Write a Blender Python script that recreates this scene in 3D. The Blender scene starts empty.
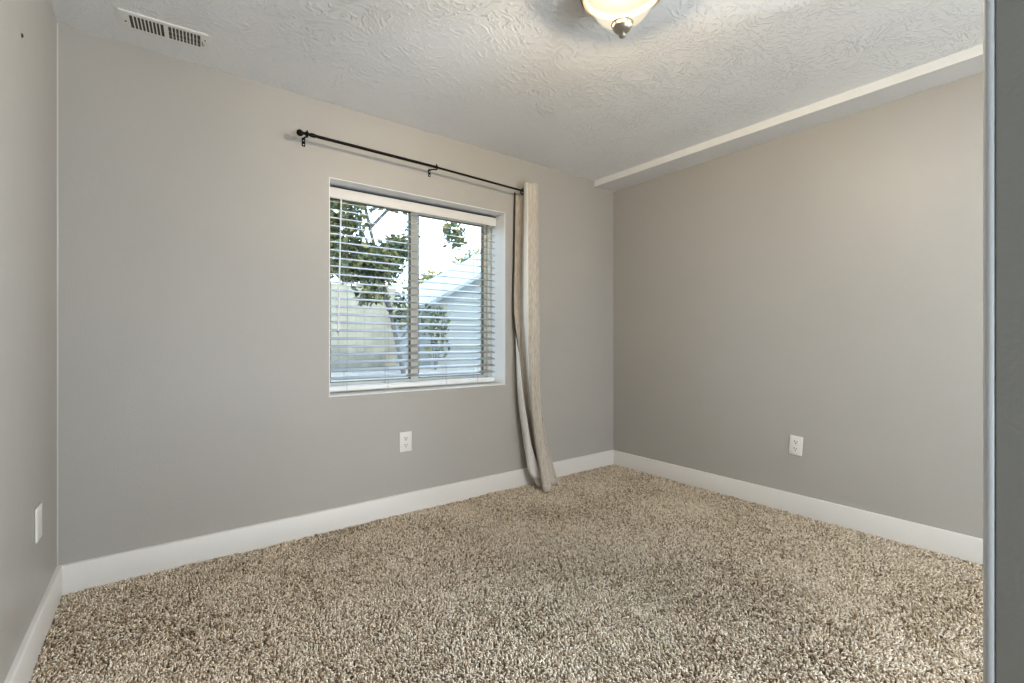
import bpy, bmesh, math, random
import numpy as np
from mathutils import Vector, Matrix, noise as mnoise

random.seed(7)
rng = np.random.default_rng(11)
PI = math.pi
S = bpy.context.scene
COL = S.collection

# ------------------------------------------------------------------ camera
cam_d = bpy.data.cameras.new('camera')
cam = bpy.data.objects.new('camera', cam_d)
COL.objects.link(cam)
cam.location = (.334, -2.658, 1.051)
cam.rotation_euler = (PI / 2, 0, math.radians(-36.94))
cam_d.sensor_fit = 'HORIZONTAL'
cam_d.sensor_width = 36
cam_d.lens = 469.5 / 1024 * 36
cam_d.shift_y = -1 / 1024
cam_d.clip_start = .02
S.camera = cam

# ------------------------------------------------------------------ light, exposure
S.view_settings.view_transform = 'Standard'
S.view_settings.look = 'None'
S.view_settings.gamma = 1
S.view_settings.exposure = .12
S.view_settings.use_curve_mapping = False
S.cycles.use_denoising = True
S.cycles.max_bounces = 10
S.cycles.diffuse_bounces = 6
S.cycles.transparent_max_bounces = 24
S.cycles.caustics_reflective = False
S.cycles.caustics_refractive = False
S.cycles.sample_clamp_indirect = 6

W = bpy.data.worlds.new('sky')
S.world = W
W.use_nodes = True
wn = W.node_tree.nodes
wl = W.node_tree.links
bg = wn['Background']
tc = wn.new('ShaderNodeTexCoord')
sx = wn.new('ShaderNodeSeparateXYZ')
rp = wn.new('ShaderNodeValToRGB')
rp.color_ramp.elements[0].position = 0.0
rp.color_ramp.elements[0].color = (.80, .90, 1, 1)
rp.color_ramp.elements[1].position = .75
rp.color_ramp.elements[1].color = (.45, .66, 1, 1)
wl.new(tc.outputs['Generated'], sx.inputs[0])
wl.new(sx.outputs['Z'], rp.inputs[0])
wl.new(rp.outputs[0], bg.inputs['Color'])
bg.inputs['Strength'].default_value = 5.0


def light(name, kind, loc, power, color, size=.1, aim=None, size_y=None):
    d = bpy.data.lights.new(name, kind)
    d.energy = power
    d.color = color
    if kind == 'AREA':
        d.size = size
        if size_y:
            d.shape = 'RECTANGLE'
            d.size_y = size_y
        else:
            d.shape = 'DISK'
    elif kind == 'POINT':
        d.shadow_soft_size = size
    elif kind == 'SUN':
        d.angle = size
    o = bpy.data.objects.new(name, d)
    COL.objects.link(o)
    o.location = loc
    if aim is not None:
        o.rotation_euler = (Vector(aim) - Vector(loc)).to_track_quat('-Z', 'Y').to_euler()
    return o


light('sunlight', 'SUN', (0, -6, 12), 3.6, (1, .93, .80), math.radians(1.0), (2.2, 4.5, 0))
# unseen fill lights added out of frame to brighten walls, ceiling and carpet
light('right_bay_fill', 'AREA', (1.76, -4.45, .60), 46, (.86, .93, 1), .78, (1.7, -.3, 2.5))
light('left_bay_fill', 'AREA', (.85, -4.3, .70), 42, (.80, .90, 1), .6, (.0, -.8, 2.5))
light('far_side_fill', 'AREA', (2.95, -2.95, 1.9), 165, (.80, .90, 1), .5, (1.95, -3.52, 1.95))


# ------------------------------------------------------------------ materials
def new_mat(name):
    m = bpy.data.materials.new(name)
    m.use_nodes = True
    return m, m.node_tree.nodes, m.node_tree.links, m.node_tree.nodes['Principled BSDF']


def mat(name, color, rough=.5, metal=0.0, bump=None, var=0.0, vscale=2.0, spec=.5, emis=None, trans=0.0):
    """bump: list of (scale, distance, detail)"""
    m, n, l, p = new_mat(name)
    p.inputs['Base Color'].default_value = (*color, 1)
    p.inputs['Roughness'].default_value = rough
    p.inputs['Metallic'].default_value = metal
    p.inputs['Specular IOR Level'].default_value = spec
    if emis:
        p.inputs['Emission Color'].default_value = (*emis[0], 1)
        p.inputs['Emission Strength'].default_value = emis[1]
    geo = None
    if bump or var:
        geo = n.new('ShaderNodeTexCoord')
    if var:
        t = n.new('ShaderNodeTexNoise')
        t.inputs['Scale'].default_value = vscale
        t.inputs['Detail'].default_value = 3
        l.new(geo.outputs['Object'], t.inputs['Vector'])
        r = n.new('ShaderNodeValToRGB')
        r.color_ramp.elements[0].position = .3
        r.color_ramp.elements[1].position = .7
        r.color_ramp.elements[0].color = (*[c * (1 - var) for c in color], 1)
        r.color_ramp.elements[1].color = (*[min(1, c * (1 + var)) for c in color], 1)
        l.new(t.outputs['Fac'], r.inputs[0])
        l.new(r.outputs[0], p.inputs['Base Color'])
    prev = None
    for b in bump or []:
        t = n.new('ShaderNodeTexNoise')
        t.inputs['Scale'].default_value = b[0]
        t.inputs['Detail'].default_value = b[2] if len(b) > 2 else 2
        l.new(geo.outputs['Object'], t.inputs['Vector'])
        bn = n.new('ShaderNodeBump')
        bn.inputs['Strength'].default_value = 1
        bn.inputs['Distance'].default_value = b[1]
        l.new(t.outputs['Fac'], bn.inputs['Height'])
        if prev:
            l.new(prev.outputs[0], bn.inputs['Normal'])
        prev = bn
    if prev:
        l.new(prev.outputs[0], p.inputs['Normal'])
    return m


M = {}
WALLC = (.375, .358, .330)
M['wall'] = mat('greige_wall_paint', WALLC, .42, bump=[(3.0, .006, 2), (140, .0006, 2)], var=.02, vscale=1.6, spec=.35)
M['white'] = mat('white_trim_paint', (.665, .645, .615), .4, var=.015, vscale=3)
M['reveal'] = mat('white_reveal_paint', (.80, .815, .82), .5, bump=[(120, .0006, 2)])
M['ceil_flat'] = mat('flat_white_soffit_paint', (.69, .69, .68), .6, bump=[(160, .0006, 2)])
M['plate'] = mat('white_plastic_plate', (.71, .685, .65), .35)
M['slotdark'] = mat('dark_slot', (.015, .013, .012), .6)
M['screw'] = mat('painted_screw', (.65, .62, .58), .4)
M['black'] = mat('black_metal', (.004, .004, .0045), .6, 0, spec=.12)
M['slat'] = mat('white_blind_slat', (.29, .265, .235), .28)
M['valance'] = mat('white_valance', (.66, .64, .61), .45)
M['cord'] = mat('blind_cord', (.30, .27, .23), .8)
M['wand'] = mat('clear_white_wand', (.75, .76, .76), .2)
M['tassel'] = mat('brown_wood_tassel', (.22, .12, .045), .4)
M['vinyl'] = mat('almond_vinyl_frame', (.74, .72, .63), .4)
M['seal'] = mat('dark_olive_weatherstrip', (.10, .095, .06), .6)
M['nickel'] = mat('brushed_nickel', (.40, .36, .29), .34, .9)
M['rim'] = mat('aged_nickel_rim', (.20, .165, .115), .3, .85)
M['bronze'] = mat('dark_nickel_pan', (.012, .011, .009), .7, 0, spec=.1)
M['ventwhite'] = mat('white_vent_metal', (.80, .79, .77), .4)
M['ventdark'] = mat('dark_duct', (.05, .045, .035), .7)
M['ventblade'] = mat('grey_damper_metal', (.24, .22, .17), .6)
M['subfloor'] = mat('carpet_backing', (.16, .12, .085), .95)

# textured ceiling
m, n, l, p = new_mat('hand_textured_ceiling')
p.inputs['Base Color'].default_value = (.81, .815, .815, 1)
p.inputs['Roughness'].default_value = .55
co = n.new('ShaderNodeTexCoord')
warp = n.new('ShaderNodeTexNoise'); warp.inputs['Scale'].default_value = 5; warp.inputs['Detail'].default_value = 2
l.new(co.outputs['Object'], warp.inputs['Vector'])
vm = n.new('ShaderNodeVectorMath'); vm.operation = 'MULTIPLY_ADD'
vm.inputs[1].default_value = (.22, .22, .22)
l.new(warp.outputs['Color'], vm.inputs[0]); l.new(co.outputs['Object'], vm.inputs[2])
mp = n.new('ShaderNodeMapping'); mp.inputs['Scale'].default_value = (1, 1.9, 1); mp.inputs['Rotation'].default_value = (0, 0, .7)
l.new(vm.outputs[0], mp.inputs['Vector'])
t1 = n.new('ShaderNodeTexNoise'); t1.inputs['Scale'].default_value = 38; t1.inputs['Detail'].default_value = 4; t1.inputs['Roughness'].default_value = .55
l.new(mp.outputs[0], t1.inputs['Vector'])
r1 = n.new('ShaderNodeValToRGB')
r1.color_ramp.elements[0].position = .47; r1.color_ramp.elements[1].position = .64
r1.color_ramp.interpolation = 'EASE'
l.new(t1.outputs['Fac'], r1.inputs[0])
t2 = n.new('ShaderNodeTexNoise'); t2.inputs['Scale'].default_value = 3.2; t2.inputs['Detail'].default_value = 2
l.new(co.outputs['Object'], t2.inputs['Vector'])
r2 = n.new('ShaderNodeValToRGB'); r2.color_ramp.elements[0].position = .35; r2.color_ramp.elements[1].position = .68
r2.color_ramp.elements[0].color = (.25, .25, .25, 1)
l.new(t2.outputs['Fac'], r2.inputs[0])
mu = n.new('ShaderNodeMath'); mu.operation = 'MULTIPLY'
l.new(r1.outputs[0], mu.inputs[0]); l.new(r2.outputs[0], mu.inputs[1])
b1 = n.new('ShaderNodeBump'); b1.inputs['Distance'].default_value = .0052; b1.inputs['Strength'].default_value = .9
l.new(mu.outputs[0], b1.inputs['Height']); l.new(b1.outputs[0], p.inputs['Normal'])
M['ceiling'] = m

# curtain linen and lining
def fabric(name, c0, c1, rough):
    m, n, l, p = new_mat(name)
    co = n.new('ShaderNodeTexCoord')
    mp = n.new('ShaderNodeMapping'); mp.inputs['Scale'].default_value = (260, 260, 22)
    l.new(co.outputs['Object'], mp.inputs['Vector'])
    t = n.new('ShaderNodeTexNoise'); t.inputs['Scale'].default_value = 1; t.inputs['Detail'].default_value = 2
    l.new(mp.outputs[0], t.inputs['Vector'])
    r = n.new('ShaderNodeValToRGB'); r.color_ramp.elements[0].position = .3; r.color_ramp.elements[1].position = .7
    r.color_ramp.elements[0].color = (*c0, 1); r.color_ramp.elements[1].color = (*c1, 1)
    l.new(t.outputs['Fac'], r.inputs[0]); l.new(r.outputs[0], p.inputs['Base Color'])
    b = n.new('ShaderNodeBump'); b.inputs['Distance'].default_value = .0012; b.inputs['Strength'].default_value = .6
    l.new(t.outputs['Fac'], b.inputs['Height']); l.new(b.outputs[0], p.inputs['Normal'])
    p.inputs['Roughness'].default_value = rough
    p.inputs['Sheen Weight'].default_value = .25
    return m
M['linen'] = fabric('beige_linen', (.34, .30, .25), (.53, .48, .415), .8)
M['lining'] = fabric('pale_lining', (.62, .61, .58), (.70, .69, .66), .6)

# thin window glass
m = bpy.data.materials.new('window_glass'); m.use_nodes = True
n, l = m.node_tree.nodes, m.node_tree.links
n.remove(n['Principled BSDF'])
tr = n.new('ShaderNodeBsdfTransparent'); tr.inputs[0].default_value = (.95, .98, .97, 1)
gl = n.new('ShaderNodeBsdfGlossy'); gl.inputs['Roughness'].default_value = .02
fr = n.new('ShaderNodeFresnel'); fr.inputs['IOR'].default_value = 1.5
mx = n.new('ShaderNodeMixShader')
ge = n.new('ShaderNodeNewGeometry'); ml = n.new('ShaderNodeMath'); ml.operation = 'MULTIPLY'; iv = n.new('ShaderNodeMath'); iv.operation = 'SUBTRACT'
iv.inputs[0].default_value = 1; l.new(ge.outputs['Backfacing'], iv.inputs[1]); l.new(iv.outputs[0], ml.inputs[0]); l.new(fr.outputs[0], ml.inputs[1])
l.new(ml.outputs[0], mx.inputs[0]); l.new(tr.outputs[0], mx.inputs[1]); l.new(gl.outputs[0], mx.inputs[2])
l.new(mx.outputs[0], n['Material Output'].inputs['Surface'])
M['glass'] = m

# lamp bowl: frosted, part see-through, lit from within
m = bpy.data.materials.new('frosted_lamp_glass'); m.use_nodes = True
n, l = m.node_tree.nodes, m.node_tree.links
n.remove(n['Principled BSDF'])
tr = n.new('ShaderNodeBsdfTransparent'); tr.inputs[0].default_value = (1, .93, .80, 1)
em = n.new('ShaderNodeEmission'); em.inputs[0].default_value = (1, .90, .70, 1); em.inputs[1].default_value = 1.0
gl = n.new('ShaderNodeBsdfGlossy'); gl.inputs['Roughness'].default_value = .15
fr = n.new('ShaderNodeFresnel'); fr.inputs['IOR'].default_value = 1.45
mx = n.new('ShaderNodeMixShader'); mx.inputs[0].default_value = .75
l.new(tr.outputs[0], mx.inputs[1]); l.new(em.outputs[0], mx.inputs[2])
mx2 = n.new('ShaderNodeMixShader')
ge = n.new('ShaderNodeNewGeometry'); ml = n.new('ShaderNodeMath'); ml.operation = 'MULTIPLY'; iv = n.new('ShaderNodeMath'); iv.operation = 'SUBTRACT'
iv.inputs[0].default_value = 1; l.new(ge.outputs['Backfacing'], iv.inputs[1]); l.new(iv.outputs[0], ml.inputs[0]); l.new(fr.outputs[0], ml.inputs[1])
l.new(ml.outputs[0], mx2.inputs[0]); l.new(mx.outputs[0], mx2.inputs[1]); l.new(gl.outputs[0], mx2.inputs[2])
l.new(mx2.outputs[0], n['Material Output'].inputs['Surface'])
M['bowl'] = m


# ------------------------------------------------------------------ mesh helpers
def box(bm, lo, hi, bevel=0.0, seg=2):
    (x0, y0, z0), (x1, y1, z1) = lo, hi
    vs = [bm.verts.new((x, y, z)) for x in (x0, x1) for y in (y0, y1) for z in (z0, z1)]
    fs = [bm.faces.new([vs[i] for i in q]) for q in
          ((0, 1, 3, 2), (4, 6, 7, 5), (0, 4, 5, 1), (2, 3, 7, 6), (0, 2, 6, 4), (1, 5, 7, 3))]
    if bevel:
        es = {e for f in fs for e in f.edges}
        bmesh.ops.bevel(bm, geom=list(es), offset=bevel, segments=seg, affect='EDGES', profile=.5)
    return vs


def tube(bm, pts, r, seg=10, caps=True, closed=False):
    pts = [Vector(p) for p in pts]
    rs = r if isinstance(r, (list, tuple)) else [r] * len(pts)
    rings = []
    up = None
    N = len(pts)
    for i, p in enumerate(pts):
        if closed:
            d = pts[(i + 1) % N] - pts[i - 1]
        else:
            d = pts[min(i + 1, N - 1)] - pts[max(i - 1, 0)]
        d.normalize()
        if up is None:
            up = d.orthogonal().normalized()
        up = (up - d * up.dot(d)).normalized()
        b = d.cross(up)
        rings.append([bm.verts.new(p + (up * math.cos(2 * PI * k / seg) + b * math.sin(2 * PI * k / seg)) * rs[i]) for k in range(seg)])
    for i in range(N if closed else N - 1):
        A, B = rings[i], rings[(i + 1) % N]
        for k in range(seg):
            bm.faces.new((A[k], A[(k + 1) % seg], B[(k + 1) % seg], B[k]))
    if caps and not closed:
        bm.faces.new(rings[0][::-1]); bm.faces.new(rings[-1])


def lathe(bm, prof, c=(0, 0, 0), seg=48, axis='Z', capb=True, capt=True):
    rings = []
    for r, h in prof:
        ring = []
        for k in range(seg):
            a = 2 * PI * k / seg
            u, v = r * math.cos(a), r * math.sin(a)
            q = {'Z': (u, v, h), 'Y': (u, h, v), 'X': (h, u, v)}[axis]
            ring.append(bm.verts.new((c[0] + q[0], c[1] + q[1], c[2] + q[2])))
        rings.append(ring)
    for A, B in zip(rings, rings[1:]):
        for k in range(seg):
            bm.faces.new((A[k], A[(k + 1) % seg], B[(k + 1) % seg], B[k]))
    if capb: bm.faces.new(rings[0])
    if capt: bm.faces.new(rings[-1][::-1])


def ball(bm, c, r, scale=(1, 1, 1), u=20, v=14):
    bmesh.ops.create_uvsphere(bm, u_segments=u, v_segments=v, radius=r,
                              matrix=Matrix.Translation(c) @ Matrix.Diagonal((*scale, 1)))


def obj(name, bm, material, parent=None, smooth=True, angle=35):
    me = bpy.data.meshes.new(name)
    if isinstance(bm, bmesh.types.BMesh):
        bmesh.ops.recalc_face_normals(bm, faces=bm.faces[:])
        bm.to_mesh(me); bm.free()
    else:
        me.from_pydata(*bm)
    if material: me.materials.append(material)
    o = bpy.data.objects.new(name, me)
    COL.objects.link(o)
    if smooth:
        me.shade_smooth()
        me.set_sharp_from_angle(angle=math.radians(angle))
    if parent:
        o.parent = parent
        if parent.type == 'EMPTY':
            o.matrix_parent_inverse = Matrix.Translation(-parent.location)
    return o


def tag(o, label=None, cat=None, group=None, kind=None):
    if label: o['label'] = label
    if cat: o['category'] = cat
    if group: o['group'] = group
    if kind: o['kind'] = kind
    return o


def struct(name, bm, material, smooth=True, label=None):
    o = obj(name, bm, material, None, smooth)
    o['kind'] = 'structure'
    if label: o['label'] = label
    return o


def empty(name, loc, label, cat, group=None):
    o = bpy.data.objects.new(name, None)
    o.empty_display_size = .05
    COL.objects.link(o)
    o.location = loc
    return tag(o, label, cat, group)


def boxes(*bs, bevel=0.0, seg=2):
    bm = bmesh.new()
    for lo, hi in bs:
        box(bm, lo, hi, bevel, seg)
    return bm


# ------------------------------------------------------------------ room shell
RX, H, YB = 3.404, 2.352, -4.6         # room width, ceiling height, back of the floor behind the camera
WX0, WX1, WZ0, WZ1, WD = 1.079, 2.274, .741, 1.947, .26
struct('floor', boxes(((-.15, YB - .15, -.12), (RX + .15, WD, -.004))), M['subfloor'], False)
struct('ceiling', boxes(((-.15, YB - .15, H), (RX + .15, WD, H + .15))), M['ceiling'], False)
struct('wall_back', boxes(((-.15, 0, -.12), (WX0, WD, H)), ((WX1, 0, -.12), (RX + .15, WD, H)),
                          ((WX0, 0, -.12), (WX1, WD, WZ0)), ((WX0, 0, WZ1), (WX1, WD, H))), M['wall'], False)
struct('wall_left', boxes(((-.15, YB, -.12), (0, 0, H))), M['wall'], False)
struct('wall_right', boxes(((RX, YB, -.12), (RX + .15, 0, H))), M['wall'], False)
struct('wall_front', boxes(((-.15, YB - .15, -.12), (RX + .15, YB, H))), M['wall'], False)
# the end of the partition beside the camera, with a white rounded casing on the room side
PX, PY = 1.234, -2.5448
M['grey'] = mat('shaded_wall_paint', (.23, .228, .205), .5, bump=[(140, .0006, 2)])  # wall paint darkened to hold the shade on the partition end
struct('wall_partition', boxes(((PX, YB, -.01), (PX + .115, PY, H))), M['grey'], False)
struct('trim_2', boxes(((PX - .001, PY, 0), (PX + .116, PY + .0135, H)), bevel=.006, seg=4), mat('grey_blue_white_edge_paint', (.50, .52, .53), .5))
# soffit along the right wall
bm = bmesh.new()
vs_ = [bm.verts.new(q) for q in ((3.172, 0, 2.305), (3.172, 0, H), (3.266, YB, 2.305), (3.266, YB, H), (RX, 0, 2.305), (RX, 0, H), (RX, YB, 2.305), (RX, YB, H))]
for q in ((0, 1, 3, 2), (4, 6, 7, 5), (0, 2, 6, 4), (1, 5, 7, 3), (0, 4, 5, 1), (2, 3, 7, 6)):
    bm.faces.new([vs_[i] for i in q])
struct('trim_1', bm, M['ceil_flat'], False)
# window reveal boards
T = .004
struct('trim_3', boxes(((WX0, -.0008, WZ0), (WX1, .166, WZ0 + T)), ((WX0, .001, WZ1 - T), (WX1, .166, WZ1)),
                       ((WX0, .001, WZ0), (WX0 + T, .166, WZ1)), ((WX1 - T, .001, WZ0), (WX1, .166, WZ1))), M['reveal'], False)
# baseboards, top edge eased
def baseboard(name, p0, p1, nrm, hgt=.127, t=.0145):
    bm = bmesh.new()
    prof = [(0, 0), (t, 0), (t, hgt - .006), (t - .002, hgt - .002), (t - .005, hgt), (0, hgt)]
    A, B = Vector(p0), Vector(p1)
    ra = [bm.verts.new(A + Vector(nrm) * d + Vector((0, 0, z))) for d, z in prof]
    rb = [bm.verts.new(B + Vector(nrm) * d + Vector((0, 0, z))) for d, z in prof]
    k = len(prof)
    for i in range(k):
        bm.faces.new((ra[i], ra[(i + 1) % k], rb[(i + 1) % k], rb[i]))
    bm.faces.new(ra); bm.faces.new(rb[::-1])
    return struct(name, bm, M['white'])
baseboard('baseboard_back', (0, 0, 0), (RX, 0, 0), (0, -1, 0), .128)
baseboard('baseboard_left', (0, YB, 0), (0, -.0145, 0), (1, 0, 0), .130, .017)
baseboard('baseboard_right', (RX, YB, 0), (RX, -.0145, 0), (-1, 0, 0), .126)
# caulk bead in the left corner
bm = bmesh.new(); tube(bm, [(.001, -.001, .13), (.0012, -.001, 1.2), (.001, -.001, H)], .0026, 8)
M['caulk'] = mat('painted_caulk', (.52, .50, .47), .5)
struct('trim_4', bm, M['caulk'])

# ------------------------------------------------------------------ carpet pile
def carpet():
    sp = .0072
    F2 = np.array([.601, .799]); c2 = np.array([.334, -2.658])
    xs = np.arange(.016, RX - .012, sp); ys = np.arange(-2.75, -.012, sp)
    gx, gy = np.meshgrid(xs, ys)
    P = np.stack([gx.ravel(), gy.ravel()], 1)
    P += rng.uniform(-.45, .45, P.shape) * sp
    dep = (P - c2) @ F2
    lat = (P - c2) @ np.array([.799, -.601])
    keep = (dep > .8) & (np.abs(lat) < dep * 1.4 + .4)
    keep &= (P[:, 0] > .015) & (P[:, 0] < RX - .013) & (P[:, 1] < -.0125)
    P = P[keep]; N = len(P)
    def fld(scale, seed):                      # smooth random field on the floor
        g = np.random.default_rng(seed).normal(size=(64, 64))
        u = (P[:, 0] + 1) * scale; v = (P[:, 1] + 4) * scale
        i0 = np.floor(u).astype(int); j0 = np.floor(v).astype(int)
        fu = u - i0; fv = v - j0
        fu = fu * fu * (3 - 2 * fu); fv = fv * fv * (3 - 2 * fv)
        q = lambda a, b: g[a % 64, b % 64]
        return (q(i0, j0) * (1 - fu) + q(i0 + 1, j0) * fu) * (1 - fv) + (q(i0, j0 + 1) * (1 - fu) + q(i0 + 1, j0 + 1) * fu) * fv
    hgt = .0095 + .0075 * rng.random(N) + .002 * fld(7, 3) + .0014 * fld(28, 4)
    hgt = np.clip(hgt, .006, .021)
    ang = rng.uniform(0, 2 * PI, N)
    lean = rng.uniform(.25, 1.0, N) * .0135
    lx = np.cos(ang) * lean + .0032 * fld(4, 5) + .003 * fld(16, 15)
    ly = np.sin(ang) * lean + .0032 * fld(4, 6) + .003 * fld(16, 16)
    # keep pile off the boards
    lx = np.where(P[:, 0] + lx < .019, .002, lx); lx = np.where(P[:, 0] + lx > RX - .017, -.002, lx)
    ly = np.where(P[:, 1] + ly > -.017, -.002, ly)
    w = .0025 + .0011 * rng.random(N)
    rot = rng.uniform(0, 2 * PI, N)
    V = np.zeros((N, 7, 3), np.float32)
    for k in range(3):
        a = rot + k * 2 * PI / 3
        V[:, k, 0] = P[:, 0] + np.cos(a) * w; V[:, k, 1] = P[:, 1] + np.sin(a) * w; V[:, k, 2] = -.004
        a2 = a + .9
        V[:, 3 + k, 0] = P[:, 0] + lx * .38 + np.cos(a2) * w * 1.25
        V[:, 3 + k, 1] = P[:, 1] + ly * .38 + np.sin(a2) * w * 1.25
        V[:, 3 + k, 2] = hgt * .72
    curl = rng.uniform(-.006, .006, (N, 2))
    V[:, 6, 0] = P[:, 0] + lx + curl[:, 0]; V[:, 6, 1] = P[:, 1] + ly + curl[:, 1]; V[:, 6, 2] = hgt
    np.clip(V[:, :, 0], .0172, RX - .0148, out=V[:, :, 0]); np.clip(V[:, :, 1], None, -.0148, out=V[:, :, 1])
    base = (np.arange(N) * 7)[:, None]
    quads = np.concatenate([base + np.array(q) for q in ((0, 1, 4, 3), (1, 2, 5, 4), (2, 0, 3, 5))], 1).reshape(N, 3, 4)
    tris = np.concatenate([base + np.array(q) for q in ((3, 4, 6), (4, 5, 6), (5, 3, 6))], 1).reshape(N, 3, 3)
    loops = np.concatenate([quads.reshape(-1), tris.reshape(-1)]).astype(np.int32)
    tot = np.concatenate([np.full(N * 3, 4), np.full(N * 3, 3)]).astype(np.int32)
    start = np.concatenate([[0], np.cumsum(tot)[:-1]]).astype(np.int32)
    me = bpy.data.meshes.new('carpet')
    me.vertices.add(N * 7); me.vertices.foreach_set('co', V.reshape(-1))
    me.loops.add(len(loops)); me.loops.foreach_set('vertex_index', loops)
    me.polygons.add(len(tot)); me.polygons.foreach_set('loop_start', start); me.polygons.foreach_set('loop_total', tot)
    me.update(calc_edges=True)
    yarn = np.clip(rng.beta(1.1, 1.0, N) + .07 * fld(5, 9), 0, 1)
    at = me.attributes.new('yarn', 'FLOAT', 'POINT')
    at.data.foreach_set('value', np.repeat(yarn, 7).astype(np.float32))
    me.shade_smooth()
    m, n, l, p = new_mat('frieze_carpet_yarn')
    a = n.new('ShaderNodeAttribute'); a.attribute_name = 'yarn'
    r = n.new('ShaderNodeValToRGB')
    e = r.color_ramp.elements
    e[0].position = .0; e[0].color = (.19, .125, .07, 1)
    e[1].position = 1; e[1].color = (.95, .86, .74, 1)
    q = e.new(.35); q.color = (.58, .465, .33, 1)
    q = e.new(.7); q.color = (.87, .765, .62, 1)
    l.new(a.outputs['Fac'], r.inputs[0]); l.new(r.outputs[0], p.inputs['Base Color'])
    p.inputs['Roughness'].default_value = .9
    p.inputs['Specular IOR Level'].default_value = .15
    me.materials.append(m)
    o = bpy.data.objects.new('carpet', me); COL.objects.link(o)
    tag(o, 'brown and beige flecked frieze carpet covering the whole room floor', 'carpet', kind='stuff')
carpet()

# ------------------------------------------------------------------ window (slider set deep in the wall)
win = bpy.data.objects.new('window_1', None); COL.objects.link(win); win.location = (1.677, .165, WZ0)
win['kind'] = 'structure'
FY0, FY1 = .166, .235
ix0, ix1, iz0, iz1 = WX0 + T, WX1 - T, WZ0 + T, WZ1 - T
fw = .020
obj('window_frame', boxes(((ix0, FY0, iz0), (ix0 + fw, FY1, iz1)), ((ix1 - fw, FY0, iz0), (ix1, FY1, iz1)),
                          ((ix0 + fw, FY0, iz0), (ix1 - fw, FY1, iz0 + .03)), ((ix0 + fw, FY0, iz1 - .03), (ix1 - fw, FY1, iz1)), bevel=.002), M['vinyl'], win)
def sash(x0, x1, y0, y1, w, wl_, wr_):
    z0, z1 = iz0 + .03, iz1 - .03
    s = obj('window_sash', boxes(((x0, y0, z0), (x0 + wl_, y1, z1)), ((x1 - wr_, y0, z0), (x1, y1, z1)),
                                 ((x0 + wl_, y0, z0), (x1 - wr_, y1, z0 + w)), ((x0 + wl_, y0, z1 - w), (x1 - wr_, y1, z1)), bevel=.002), M['vinyl'], win)
    ym = (y0 + y1) / 2
    obj('glass_pane', boxes(((x0 + wl_, ym - .0015, z0 + w), (x1 - wr_, ym + .0015, z1 - w))), M['glass'], s, False)
    g = .004
    obj('glazing_seal', boxes(((x0 + wl_, y0 + .001, z0 + w), (x0 + wl_ + g, y1, z1 - w)), ((x1 - wr_ - g * 2.4, y0 + .001, z0 + w), (x1 - wr_, y1, z1 - w)),
                              ((x0 + wl_, y0 + .001, z0 + w), (x1 - wr_, y1, z0 + w + g)), ((x0 + wl_, y0 + .001, z1 - w - g), (x1 - wr_, y1, z1 - w))), M['seal'], s, False)
sash(ix0 + fw, 1.690, .172, .196, .028, .03, .050)
sash(1.665, ix1 - fw, .202, .226, .028, .045, .024)

# ------------------------------------------------------------------ blind
bl = empty('window_blind', (1.677, .13, WZ0), 'white horizontal slat blind with open slats inside the window recess', 'blind')
bx0, bx1 = 1.090, 2.264
obj('headrail', boxes(((bx0 + .004, .106, 1.885), (bx1 - .004, .155, 1.927)), bevel=.002), M['valance'], bl)
obj('valance', boxes(((bx0, .094, 1.866), (bx1, .104, 1.927)), bevel=.003, seg=3), M['valance'], bl)
M['gap'] = mat('dark_gap_shade', (.02, .02, .02), .9)  # dark strip stands in for the shadow in the gap above the valance
obj('headrail_shade_strip', boxes(((bx0 + .004, .100, 1.927), (bx1 - .004, .152, 1.9345))), M['gap'], bl)
slat_me = None
NS, ZT, ZB = 23, 1.853, .8305
tilt = math.radians(15)
for i in range(NS):
    z = ZT + (ZB - ZT) * i / (NS - 1)
    if slat_me is None:
        bm = bmesh.new()
        rows = []
        K = 9
        for xx in (-.583, .583):
            top = []
            bot = []
            for k in range(K):
                s = k / (K - 1) - .5
                y = s * .0535; h = .0026 * (1 - 4 * s * s)
                yr = y * math.cos(tilt) - h * math.sin(tilt); zr = y * math.sin(tilt) + h * math.cos(tilt)
                top.append(bm.verts.new((xx, yr, zr + .0014))); bot.append(bm.verts.new((xx, yr, zr - .0014)))
            rows.append((top, bot))
        (ta, ba), (tb, bb) = rows
        for k in range(K - 1):
            bm.faces.new((ta[k], ta[k + 1], tb[k + 1], tb[k])); bm.faces.new((ba[k], bb[k], bb[k + 1], ba[k + 1]))
        bm.faces.new((ta[0], tb[0], bb[0], ba[0])); bm.faces.new((ta[-1], ba[-1], bb[-1], tb[-1]))
        bm.faces.new(ta[::-1] + ba); bm.faces.new(tb + bb[::-1])
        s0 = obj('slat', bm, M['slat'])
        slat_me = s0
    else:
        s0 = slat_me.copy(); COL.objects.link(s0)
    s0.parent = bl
    s0.location = (0, 0, z - WZ0)
obj('bottom_rail', boxes(((bx0 + .004, .107, .757), (bx1 - .004, .157, .786)), bevel=.006, seg=3), M['reveal'], bl)
for X in (1.208, 1.458, 1.866, 2.111):
    bm = bmesh.new()
    for Y, zz in ((.1025, .76), (.1575, .76)):
        tube(bm, [(X, Y, zz), (X + .001, Y, 1.3), (X, Y, 1.89)], .0009, 6)
    obj('ladder_cord', bm, M['cord'], bl)
bm = bmesh.new()
tube(bm, [(1.872, .13, .77), (1.868, .13, 1.3), (1.867, .13, 1.89)], .0008, 6)
tube(bm, [(1.452, .13, .77), (1.455, .13, 1.3), (1.458, .13, 1.89)], .0008, 6)
obj('lift_cord', bm, M['cord'], bl)
bm = bmesh.new(); tube(bm, [(1.170, .086, 1.862), (1.168, .082, 1.80), (1.153, .086, 1.105)], .0042, 10)
w_ = obj('tilt_wand', bm, M['wand'], bl)
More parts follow.
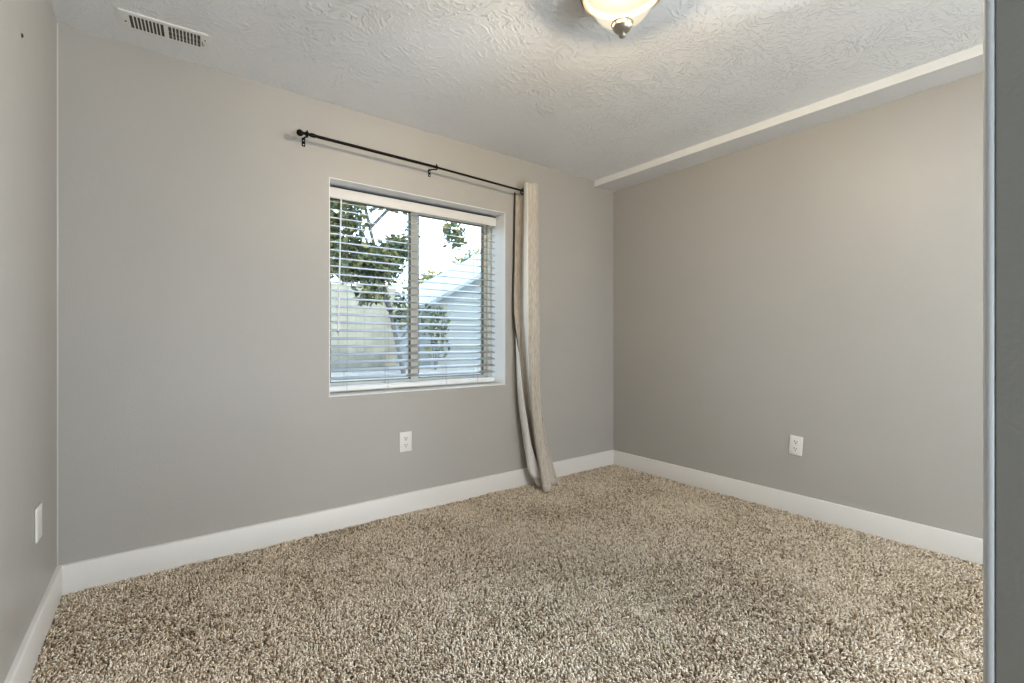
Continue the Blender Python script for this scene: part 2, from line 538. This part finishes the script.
bm = bmesh.new(); tube(bm, [(1.153, .086, 1.107), (1.1529, .086, 1.098), (1.1527, .086, 1.088)], [.005, .0058, .004], 10)
tag(obj('wand_tip', bm, M['cord'], w_), 'dark tip')
for X, z0 in ((2.131, 1.690), (2.139, 1.590)):
    bm = bmesh.new(); tube(bm, [(X - .001, .09, 1.868), (X, .09, z0)], .0009, 6)
    pc = obj('pull_cord', bm, M['cord'], bl)
    bm = bmesh.new(); lathe(bm, [(.003, .004), (.0055, 0), (.0072, -.018), (.0078, -.032), (.006, -.037)], (X, .09, z0), 16)
    tag(obj('cord_tassel', bm, M['tassel'], pc), 'brown wooden tassel')

# ------------------------------------------------------------------ curtain rod
rod = empty('curtain_rod', (1.68, 0, 2.10), 'thin black metal curtain rod with ball finial mounted above the window', 'curtain rod')
RY = -.08
zr = lambda x: 2.1195 - (x - .93) * .0085 if x < 1.69 else 2.113 - (x - 1.69) * .0235
bm = bmesh.new(); tube(bm, [(.935, RY, zr(.935)), (1.30, RY, zr(1.30)), (1.69, RY, zr(1.69))], .0082, 14)
obj('pole', bm, M['black'], rod)
bm = bmesh.new(); tube(bm, [(1.66, RY, zr(1.66)), (2.1, RY, zr(2.1)), (2.47, RY, zr(2.47))], .0066, 14)
obj('inner_pole', bm, M['black'], rod)
bm = bmesh.new()
ball(bm, (.912, RY, zr(.93) - .003), .0168)
lathe(bm, [(.0075, 0), (.0085, .006), (.0062, .012), (.0105, .018), (.0108, .028), (.0082, .031)], (.921, RY, zr(.93)), 20, 'X')
lathe(bm, [(.0088, 0), (.0105, .003), (.0105, .022), (.0088, .026)], (.962, RY, zr(.96)), 20, 'X')
obj('finial', bm, M['black'], rod)
for X, Xp in ((.947, .947), (1.694, 1.684)):
    z = zr(X)
    bm = bmesh.new()
    box(bm, (Xp - .0085, -.0035, z - .039), (Xp + .0085, 0, z + .007), .0015)
    # arm: plate bends out at the top, runs to the rod and cradles it
    pts = [(Xp, -.003, z + .003), (Xp, -.012, z + .003), (Xp + (X - Xp) * .5, -.04, z - .003), (X, -.062, z - .008), (X, -.074, z - .0135), (X, -.084, z - .0135), (X, -.0925, z - .006), (X, -.094, z + .004)]
    tube(bm, pts, .0042, 8)
    br = obj('bracket', bm, M['black'], rod)
    for dz in (-.008, -.030):
        bm = bmesh.new()
        lathe(bm, [(.0032, 0), (.0032, -.001), (.002, -.0018)], (Xp, -.0035, z + dz), 12, 'Y')
        tag(obj('screw', bm, M['screw'], br), 'pale screw head')
    bm = bmesh.new(); tube(bm, [(X, -.08, z + .006), (X, -.08, z + .014), (X, -.08, z + .018)], [.003, .0045, .0035], 10)
    obj('set_screw', bm, M['black'], br)

# ------------------------------------------------------------------ curtain
SEC = [
    (2.140, [(2.350, -.012), (2.372, -.014), (2.394, -.020), (2.396, -.045), (2.374, -.080), (2.360, -.118), (2.368, -.148), (2.405, -.160), (2.444, -.150), (2.452, -.112), (2.452, -.078), (2.474, -.045), (2.505, -.030)]),
    (1.650, [(2.343, -.012), (2.364, -.020), (2.384, -.032), (2.380, -.058), (2.362, -.085), (2.352, -.120), (2.362, -.152), (2.402, -.165), (2.444, -.155), (2.456, -.118), (2.458, -.082), (2.478, -.052), (2.508, -.045)]),
    (1.250, [(2.330, -.022), (2.344, -.030), (2.360, -.044), (2.366, -.068), (2.352, -.092), (2.345, -.126), (2.360, -.160), (2.402, -.174), (2.444, -.164), (2.462, -.128), (2.466, -.092), (2.484, -.064), (2.510, -.062)]),
    (.980, [(2.338, -.070), (2.333, -.050), (2.345, -.038), (2.364, -.048), (2.370, -.080), (2.366, -.122), (2.366, -.152), (2.402, -.176), (2.444, -.168), (2.464, -.134), (2.468, -.098), (2.488, -.072), (2.512, -.078)]),
    (.630, [(2.352, -.115), (2.341, -.085), (2.350, -.050), (2.376, -.036), (2.402, -.056), (2.400, -.102), (2.384, -.145), (2.406, -.176), (2.444, -.172), (2.466, -.140), (2.472, -.102), (2.494, -.082), (2.514, -.100)]),
    (.330, [(2.400, -.132), (2.380, -.100), (2.388, -.064), (2.416, -.048), (2.450, -.066), (2.442, -.120), (2.404, -.172), (2.420, -.202), (2.460, -.196), (2.484, -.162), (2.494, -.124), (2.520, -.108), (2.546, -.128)]),
    (.130, [(2.458, -.153), (2.406, -.116), (2.416, -.085), (2.446, -.062), (2.486, -.070), (2.482, -.130), (2.424, -.203), (2.446, -.230), (2.482, -.222), (2.507, -.187), (2.522, -.150), (2.552, -.142), (2.585, -.168)]),
    (.019, [(2.468, -.178), (2.450, -.145), (2.478, -.105), (2.500, -.085), (2.515, -.100), (2.488, -.155), (2.432, -.222), (2.452, -.248), (2.492, -.238), (2.520, -.200), (2.540, -.165), (2.572, -.160), (2.604, -.190)]),
]
def cr(p0, p1, p2, p3, t):
    return p1 + .5 * t * (p2 - p0 + t * (2 * p0 - 5 * p1 + 4 * p2 - p3 + t * (3 * (p1 - p2) + p3 - p0)))
def spline(arr, u):
    n_ = len(arr); i = min(int(u), n_ - 2); t = u - i
    g = lambda k: arr[max(0, min(n_ - 1, k))]
    return cr(g(i - 1), g(i), g(i + 1), g(i + 2), t)
zs = np.array([s[0] for s in SEC]); sec = [np.array(s[1]) for s in SEC]
NZ, NU = 90, 97
grid = np.zeros((NZ, NU, 3))
for a in range(NZ):
    z = zs[0] + (zs[-1] - zs[0]) * a / (NZ - 1)
    i = min(int(np.searchsorted(-zs, -z, side='right')) - 1, len(zs) - 2); i = max(i, 0)
    t = (z - zs[i]) / (zs[i + 1] - zs[i])
    row = spline(sec, i + t)
    for b in range(NU):
        q = spline(list(row), b / (NU - 1) * (len(row) - 1))
        rip = .0028 * math.sin(b * .95) * max(0, 1 - abs(b - 56) / 14) ** .5
        wob = .0022 * mnoise.noise((b * .22, z * 5, 3.3)) + .0016 * mnoise.noise((b * .6, z * 2.2, 9.1)) + .0035 * mnoise.noise((b * .09, z * 3, 1.7))
        grid[a, b] = (q[0] + wob, min(q[1] + wob * .8 + rip, -.007), z + (.004 * math.sin(b * .35) if a == 0 else 0) - .042 * max(0, 1 - a / 10) * max(0, min(1, (34 - b) / 8)))
tan = np.gradient(grid, axis=1); dwn = np.gradient(grid, axis=0)
nr = np.cross(tan, dwn); nr /= np.linalg.norm(nr, axis=2, keepdims=True) + 1e-9
def sheet(g, r0, r1, flip=False):
    bm = bmesh.new()
    vs = [[bm.verts.new(g[a, b]) for b in range(NU)] for a in range(r0, r1)]
    for a in range(r1 - r0 - 1):
        for b in range(NU - 1):
            q = (vs[a][b], vs[a][b + 1], vs[a + 1][b + 1], vs[a + 1][b])
            bm.faces.new(q[::-1] if flip else q)
    return bm
def fabric_obj(name, bm, material, parent, thick, off):
    me = bpy.data.meshes.new(name); bm.to_mesh(me); bm.free(); me.materials.append(material); me.shade_smooth()
    o = bpy.data.objects.new(name, me); COL.objects.link(o)
    md = o.modifiers.new('thickness', 'SOLIDIFY'); md.thickness = thick; md.offset = off
    if parent:
        o.parent = parent
        o.matrix_parent_inverse = Matrix.Translation(-parent.location)
    return o
ctn = empty('curtain', (2.44, -.12, 0), 'beige linen grommet curtain gathered at the right end of the rod', 'curtain')
front = 1 if nr[45, 60, 1] < 0 else -1      # side facing the room at the main fold
lp = fabric_obj('linen_panel', sheet(grid + nr * front * .0008, 0, NZ), M['linen'], ctn, .0012, 0)
M['band'] = fabric('pale_fold_highlight', (.66, .65, .61), (.74, .73, .70), .6)
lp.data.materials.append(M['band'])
for pl in lp.data.polygons:                # highlight painted in pale cloth along the turn of the first fold
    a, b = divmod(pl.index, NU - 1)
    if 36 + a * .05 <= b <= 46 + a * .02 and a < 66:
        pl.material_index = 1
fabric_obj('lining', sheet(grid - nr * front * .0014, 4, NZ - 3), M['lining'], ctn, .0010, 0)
fabric_obj('hem', sheet(grid + nr * front * .0004, NZ - 3, NZ, False), M['linen'], ctn, .0022, 0)
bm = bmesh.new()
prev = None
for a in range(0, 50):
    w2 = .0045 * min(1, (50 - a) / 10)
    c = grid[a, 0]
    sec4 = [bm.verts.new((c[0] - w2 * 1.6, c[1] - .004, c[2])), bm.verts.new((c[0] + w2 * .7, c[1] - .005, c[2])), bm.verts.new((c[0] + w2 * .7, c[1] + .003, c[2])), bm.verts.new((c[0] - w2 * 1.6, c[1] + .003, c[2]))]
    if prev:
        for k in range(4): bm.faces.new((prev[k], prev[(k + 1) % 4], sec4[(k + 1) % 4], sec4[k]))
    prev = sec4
M['shadow'] = mat('dark_edge_shadow', (.035, .033, .03), .85)  # dark strip added for the shadow line along the curtain's leading edge
tag(obj('edge_shadow_strip', bm, M['shadow'], ctn), 'dark strip standing in for edge shadow')
# grommets where the fabric crosses the rod
for (X, tilt_) in ((2.374, .45), (2.452, .05)):
    bm = bmesh.new()
    ring = []
    for k in range(28):
        a = 2 * PI * k / 28
        y, z = math.cos(a) * .021, math.sin(a) * .021
        ring.append((X - .002 + y * -math.sin(tilt_) * .9, RY + y * math.cos(tilt_), zr(X) - .004 + z))
    tube(bm, ring, .0048, 8, closed=True)
    tag(obj('grommet', bm, M['black'], ctn), 'dark metal grommet ring')

# ------------------------------------------------------------------ ceiling light
LX, LY = 1.680, -1.535
cl = empty('ceiling_light', (LX, LY, H), 'flush ceiling light with frosted glass bowl and nickel finial', 'ceiling light')
C0 = (LX, LY, H)
bm = bmesh.new(); lathe(bm, [(.135, 0), (.144, -.006), (.147, -.018), (.143, -.024), (.136, -.016), (.02, -.014)], C0, 64, capb=True, capt=True)
obj('ceiling_pan', bm, M['bronze'], cl)
bm = bmesh.new()
lathe(bm, [(.140, -.020), (.149, -.024), (.1525, -.031), (.1525, -.037), (.149, -.043), (.143, -.046), (.137, -.043), (.137, -.026)], C0, 64, capb=False, capt=False)
obj('rim_band', bm, M['rim'], cl)
bm = bmesh.new()
lathe(bm, [(.138, -.036), (.137, -.046), (.1325, -.056), (.124, -.066), (.114, -.078), (.105, -.092), (.095, -.108), (.080, -.124), (.060, -.137), (.038, -.144), (.010, -.1465)], C0, 64, capb=False, capt=False)
obj('glass_bowl', bm, M['bowl'], cl)
bm = bmesh.new()
ringp = [(LX + .0365 * math.cos(2 * PI * k / 36), LY + .0365 * math.sin(2 * PI * k / 36), H - .151) for k in range(36)]
tube(bm, ringp, .0034, 8, closed=True)
for k in range(10):
    a = 2 * PI * k / 10
    tube(bm, [(LX + .0365 * math.cos(a), LY + .0365 * math.sin(a), H - .152), (LX + .033 * math.cos(a), LY + .033 * math.sin(a), H - .163)], .0024, 6)
lathe(bm, [(.006, -.145), (.006, -.158), (.032, -.160), (.0335, -.163), (.030, -.171), (.022, -.178), (.013, -.182), (.008, -.184), (.0075, -.187), (.011, -.189), (.0125, -.194), (.0095, -.199), (.003, -.202)], C0, 32)
fin_ = obj('finial', bm, M['nickel'], cl)
bulb_bm_pos = []
for s in (-1, 1):
    bx, by = LX + s * .055, LY - s * .03
    bm = bmesh.new(); lathe(bm, [(.016, -.016), (.016, -.040), (.012, -.042)], (bx, by, H), 16)
    obj('lamp_socket', bm, M['plate'], cl)
lamp = light('ceiling_light_bulb', 'POINT', (LX, LY, H - .0622), 172, (1, .86, .67), .02)

# ------------------------------------------------------------------ ceiling vent
def vent():
    o = empty('ceiling_vent', (.359, -.207, H), 'white rectangular ceiling air vent with two banks of short slots', 'vent')
    o.rotation_euler = (0, 0, math.radians(-4))
    def part(name, bm, m_, par=None):
        q = obj(name, bm, m_); q.parent = par or o; return q
    hx, hy = .147, .064
    sx0, sx1, sy = .008, .119, .0455
    # face plate as a ring of boxes round the two banks of slots
    bm = bmesh.new()
    z0, z1 = -.0034, -.0005
    box(bm, (-hx, -hy, z0), (-sx1, hy, z1)); box(bm, (sx1, -hy, z0), (hx, hy, z1))
    box(bm, (-sx1, sy, z0), (sx1, hy, z1)); box(bm, (-sx1, -hy, z0), (sx1, -sy, z1))
    box(bm, (-sx0, -sy, z0), (sx0, sy, z1))
    part('face_plate', bm, M['ventwhite'])
    bm = bmesh.new()
    e = .004
    for lo, hi in (((-hx - e, -hy - e, -.002), (hx + e, -hy, 0)), ((-hx - e, hy, -.002), (hx + e, hy + e, 0)), ((-hx - e, -hy, -.002), (-hx, hy, 0)), ((hx, -hy, -.002), (hx + e, hy, 0))):
        box(bm, lo, hi)
    part('flange', bm, M['ventwhite'])
    bm = bmesh.new(); box(bm, (-sx1, -sy, -.0022), (sx1, sy, -.0004)); part('duct_opening', bm, M['ventdark'])
    for bank in (-1, 1):
        n_ = 9
        pitch = (sx1 - sx0) / n_
        for k in range(n_ - 1):
            x = sx0 + pitch * (k + 1)
            x = x * bank
            bm = bmesh.new(); box(bm, (x - .0022, -sy, -.0033), (x + .0022, sy, -.0025)); part('louver', bm, M['ventwhite'])
    for k in range(2):
        bm = bmesh.new(); box(bm, (sx0, -.012 + k * .034, -.0030), (sx1, -.006 + k * .034, -.0021)); part('damper_bar', bm, M['ventblade'])
    for x in (-hx + .013, hx - .010):
        bm = bmesh.new(); lathe(bm, [(.0035, 0), (.0035, -.0015), (.002, -.0026)], (x, .006 if x < 0 else -.02, -.0034), 12)
        tag(part('screw', bm, M['slotdark']), 'dark screw')
    bm = bmesh.new(); box(bm, (sx1 + .005, -.006, -.009), (sx1 + .009, .018, -.0055), .001)
    box(bm, (sx1 + .005, .014, -.010), (sx1 + .014, .018, -.0055), .001)
    tag(part('damper_lever', bm, M['ventblade']), 'small grey lever')
vent()

# ------------------------------------------------------------------ wall plates
def outlet(name, pos, rotz, w, h, label, lean=0):
    """built facing -Y at the origin, then turned"""
    o = empty(name, pos, label, 'outlet')
    o.rotation_euler = (0, lean, rotz)
    def part(nm, bm, m_, par=None):
        q = obj(nm, bm, m_); q.parent = par or o; return q
    bm = bmesh.new()
    box(bm, (-w / 2, -.0065, -h / 2), (w / 2, 0, h / 2), .003, 3)
    part('cover_plate', bm, M['plate'])
    for s in (1, -1):
        bm = bmesh.new()
        zc = s * .0205
        pts = []
        for k in range(32):
            a = 2 * PI * k / 32
            pts.append((max(-.0168, min(.0168, math.cos(a) * .0185)), zc + max(-.0135, min(.0135, math.sin(a) * .0185))))
        f0 = [bm.verts.new((x, -.006, z)) for x, z in pts]; f1 = [bm.verts.new((x, -.0088, z)) for x, z in pts]
        for k in range(32):
            bm.faces.new((f0[k], f0[(k + 1) % 32], f1[(k + 1) % 32], f1[k]))
        bm.faces.new(f1)
        rc = part('receptacle', bm, M['plate'])
        bm = bmesh.new()
        box(bm, (-.0088, -.0092, zc - .001), (-.0050, -.0085, zc + .0092)); box(bm, (.0050, -.0092, zc), (.0086, -.0085, zc + .0085))
        lathe(bm, [(.0036, -.0085), (.0036, -.0092)], (0, 0, zc - .0075), 12, 'Y')
        tag(part('slots', bm, M['slotdark'], rc), 'dark plug slots')
    bm = bmesh.new(); lathe(bm, [(.0032, -.0065), (.0032, -.0074), (.002, -.008)], (0, 0, 0), 12, 'Y')
    part('screw', bm, M['screw'])
outlet('wall_outlet', (1.526, 0, .4385), 0, .078, .121, 'white duplex outlet low on the wall below the window')
outlet('wall_outlet', (RX, -1.4255, .4185), -PI / 2, .072, .115, 'white duplex outlet tilted slightly low on the bare wall under the soffit', math.radians(4))
bp = empty('wall_plate', (0, -.397, .4265), 'white cover plate seen nearly edge-on on the wall left of the corner', 'wall plate')
bp.rotation_euler = (0, 0, PI / 2)
bm = bmesh.new(); box(bm, (-.043, -.0075, -.058), (.043, 0, .058), .0035, 3); q = obj('cover_plate', bm, M['plate']); q.parent = bp
for s in (1, -1):
    bm = bmesh.new(); lathe(bm, [(.003, -.0075), (.003, -.0083), (.002, -.0088)], (0, 0, s * .042), 12, 'Y')
    q = obj('screw', bm, M['screw']); q.parent = bp
bm = bmesh.new(); lathe(bm, [(.0065, 0), (.0065, .0012), (.0045, .0035), (.001, .0042)], (0, -.62, 1.979), 14, 'X')
tag(obj('wall_screw', bm, M['slotdark']), 'small dark screw head alone high on the left wall', 'screw')

# ------------------------------------------------------------------ outside
GZ = .60
M['ground'] = mat('dry_pale_gravel', (.24, .225, .19), .9, bump=[(40, .02, 4)], var=.25, vscale=9)
M['fence'] = mat('pale_board_fence', (.29, .27, .205), .8, var=.12, vscale=5)
M['shed'] = mat('pale_blue_grey_siding', (.19, .21, .205), .6, var=.06, vscale=3)
M['roofing'] = mat('pale_sheet_roof', (.22, .235, .235), .5)
M['bark'] = mat('grey_bark', (.10, .10, .095), .85, bump=[(30, .01, 4)], var=.3, vscale=12)

def leaf_mat(name, cols):
    m, n, l, p = new_mat(name)
    a = n.new('ShaderNodeAttribute'); a.attribute_name = 'tone'
    r = n.new('ShaderNodeValToRGB')
    e = r.color_ramp.elements
    e[0].color = (*cols[0], 1); e[1].color = (*cols[-1], 1)
    for i, c in enumerate(cols[1:-1]):
        q = e.new((i + 1) / (len(cols) - 1)); q.color = (*c, 1)
    l.new(a.outputs['Fac'], r.inputs[0]); l.new(r.outputs[0], p.inputs['Base Color'])
    p.inputs['Roughness'].default_value = .5
    t = n.new('ShaderNodeBsdfTranslucent'); l.new(r.outputs[0], t.inputs[0])
    mx = n.new('ShaderNodeMixShader'); mx.inputs[0].default_value = .35
    l.new(p.outputs[0], mx.inputs[1]); l.new(t.outputs[0], mx.inputs[2])
    l.new(mx.outputs[0], n['Material Output'].inputs['Surface'])
    return m
M['leafdark'] = leaf_mat('dark_green_leaves', [(.04, .055, .03), (.07, .09, .04), (.12, .135, .05), (.24, .21, .055)])
M['leaflight'] = leaf_mat('yellow_green_leaves', [(.09, .11, .04), (.22, .22, .08), (.36, .30, .09)])

def foliage(name, blobs, n_, size, material, parent, seed):
    """leaves scattered through a set of (centre, radii) clumps; each leaf a bent blade"""
    R_ = np.random.default_rng(seed)
    vs, fs, tone = [], [], []
    wts = np.array([b[2] for b in blobs], float); wts /= wts.sum()
    for _ in range(n_):
        c, r, _w = blobs[R_.choice(len(blobs), p=wts)]
        d = R_.normal(size=3); d /= np.linalg.norm(d)
        pos = Vector(np.array(c) + d * np.array(r) * R_.random() ** .45)
        ax = Vector(R_.normal(size=3)); ax.normalize()
        sd = ax.orthogonal().normalized(); sd.rotate(Matrix.Rotation(R_.uniform(0, 6.28), 3, ax))
        up = ax.cross(sd)
        L = size * R_.uniform(.6, 1.25); w2 = L * .3
        b0 = len(vs)
        vs += [pos, pos + ax * L * .35 + sd * w2 + up * w2 * .3, pos + ax * L * .75 + sd * w2 * .7 + up * w2 * .2, pos + ax * L - up * w2 * .3,
               pos + ax * L * .75 - sd * w2 * .7 + up * w2 * .2, pos + ax * L * .35 - sd * w2 + up * w2 * .3, pos + ax * L * .5]
        fs += [(b0, b0 + 1, b0 + 6), (b0 + 1, b0 + 2, b0 + 6), (b0 + 2, b0 + 3, b0 + 6), (b0 + 3, b0 + 4, b0 + 6), (b0 + 4, b0 + 5, b0 + 6), (b0 + 5, b0, b0 + 6)]
        tone += [R_.random()] * 7
    o = obj(name, (vs, [], fs), material, None, False)
    at = o.data.attributes.new('tone', 'FLOAT', 'POINT'); at.data.foreach_set('value', tone)
    o.parent = parent; o.matrix_parent_inverse = Matrix.Translation(-parent.location)
    return o

struct('ground', boxes(((-6, WD, GZ - .3), (16, 16, GZ))), M['ground'], False)
# fence of vertical boards
fn = empty('board_fence', (2.6, 5.2, GZ), 'pale beige board fence beyond the tree outside the window', 'fence')
bm = bmesh.new()
x = -.6
k = 0
while x < 3.6:
    box(bm, (x, 5.2, GZ), (x + .1415, 5.222, 1.98 + .012 * math.sin(k * 2.3)), .003, 1); x += .143; k += 1
obj('fence_boards', bm, M['fence'], fn)
bm = bmesh.new(); box(bm, (-.6, 5.222, .9), (3.7, 5.262, .99)); box(bm, (-.6, 5.222, 1.7), (3.7, 5.262, 1.79)); obj('fence_rail', bm, M['fence'], fn)
# shed with a sloping roof on the right
sh = empty('garden_shed', (5.3, 4.5, GZ), 'pale blue grey shed with sloping sheet roof outside the window', 'shed')
bm = bmesh.new()
y0, y1 = 4.3, 6.8
poly = [(3.9, GZ), (6.2, GZ), (6.2, 2.93), (3.9, 1.66)]
A = [bm.verts.new((px_, y0, z)) for px_, z in poly]; B = [bm.verts.new((px_, y1, z)) for px_, z in poly]
for i in range(4): bm.faces.new((A[i], A[(i + 1) % 4], B[(i + 1) % 4], B[i]))
bm.faces.new(A[::-1]); bm.faces.new(B)
for i in range(1, 12):
    zz = GZ + i * .16
    xs_ = 3.9 if zz < 1.66 else 3.9 + (zz - 1.66) / (2.93 - 1.66) * 2.3
    box(bm, (xs_ + .01, y0 - .014, zz), (6.2, y0, zz + .012))
obj('shed_wall', bm, M['shed'], sh)
bm = bmesh.new()
dx, dz = 2.3 + .3, 2.6 * 1.27 / 2.3
P0 = (3.9 - .15, 1.66 - .15 * 1.27 / 2.3)
nrib = 14
for i in range(1):
    a = [(P0[0], y0 - .15, P0[1]), (P0[0] + dx, y0 - .15, P0[1] + dz), (P0[0] + dx, y1, P0[1] + dz), (P0[0], y1, P0[1])]
    lo = [bm.verts.new(q) for q in a]; hi = [bm.verts.new((q[0], q[1], q[2] + .06)) for q in a]
    bm.faces.new(lo); bm.faces.new(hi[::-1])
    for j in range(4): bm.faces.new((lo[j], lo[(j + 1) % 4], hi[(j + 1) % 4], hi[j]))
obj('shed_roof', bm, M['roofing'], sh)
# tree
tr_ = empty('leafy_tree', (2.75, 3.3, GZ), 'dark green leafy tree seen through the left half of the window', 'tree')
bm = bmesh.new()
tube(bm, [(2.98, 3.3, GZ), (2.90, 3.32, 1.0), (2.78, 3.3, 1.5), (2.62, 3.25, 2.0), (2.45, 3.2, 2.6), (2.3, 3.2, 3.2)], [.032, .028, .026, .024, .02, .014], 10)
tube(bm, [(2.80, 3.3, 1.42), (2.62, 3.15, 1.65), (2.45, 3.0, 2.1), (2.2, 2.9, 2.5)], [.025, .022, .018, .01], 8)
tube(bm, [(2.66, 3.26, 1.9), (2.85, 3.3, 2.2), (3.1, 3.35, 2.42), (3.25, 3.4, 2.5)], [.028, .024, .016, .008], 8)
tube(bm, [(2.9, 3.32, 1.0), (3.2, 3.4, 1.35), (3.5, 3.5, 1.6)], [.02, .016, .008], 8)
tube(bm, [(2.5, 3.22, 2.5), (2.9, 3.3, 2.95), (3.5, 3.4, 3.02), (3.84, 3.42, 2.62)], [.022, .018, .012, .006], 8)
obj('trunk', bm, M['bark'], tr_)
foliage('foliage', [((2.08, 3.2, 2.58), (.36, .4, .48), 7), ((2.22, 3.2, 2.05), (.36, .35, .28), 5), ((2.56, 3.2, 2.02), (.34, .35, .27), 6), ((2.86, 3.25, 2.25), (.2, .25, .17), 2.6),
                    ((2.6, 3.2, 2.86), (.38, .3, .12), 1.5), ((2.98, 3.2, 2.86), (.13, .12, .08), .5), ((2.45, 3.1, 1.64), (.22, .2, .15), 1.1), ((3.82, 3.4, 2.60), (.17, .2, .22), 1.1), ((3.72, 3.4, 2.90), (.22, .15, .07), .35),
                    ((3.12, 3.3, 2.5), (.1, .1, .22), .5), ((2.98, 3.3, 1.48), (.2, .2, .28), .7)], 5200, .085, M['leafdark'], tr_, 5)
# shrubs
s1 = empty('yellow_tree', (6.3, 7.4, GZ), 'yellow green tree crown showing behind the shed roof', 'tree')
bm = bmesh.new(); tube(bm, [(6.3, 7.4, GZ), (6.3, 7.4, 1.9), (6.6, 7.4, 2.9)], [.1, .08, .04], 8); obj('trunk', bm, M['bark'], s1)
foliage('foliage', [((6.75, 7.4, 2.85), (.6, .5, .45), 5), ((5.7, 7.4, 2.35), (.9, .5, .35), 4)], 1700, .12, M['leaflight'], s1, 6)
s2 = empty('young_shrub', (3.85, 3.9, GZ), 'small sparse shrub in front of the pale shed', 'shrub')
bm = bmesh.new()
for a, b in ((-.1, .75), (.05, .95), (.18, .7)):
    tube(bm, [(3.72, 3.8, GZ), (3.72 + a * .5, 3.8, GZ + b * .5), (3.72 + a, 3.8, GZ + b)], [.012, .009, .004], 6)
obj('stems', bm, M['bark'], s2)
foliage('foliage', [((3.72, 3.8, 1.35), (.24, .2, .28), 3), ((3.78, 3.8, 1.0), (.2, .2, .25), 1.5)], 220, .085, M['leafdark'], s2, 8)
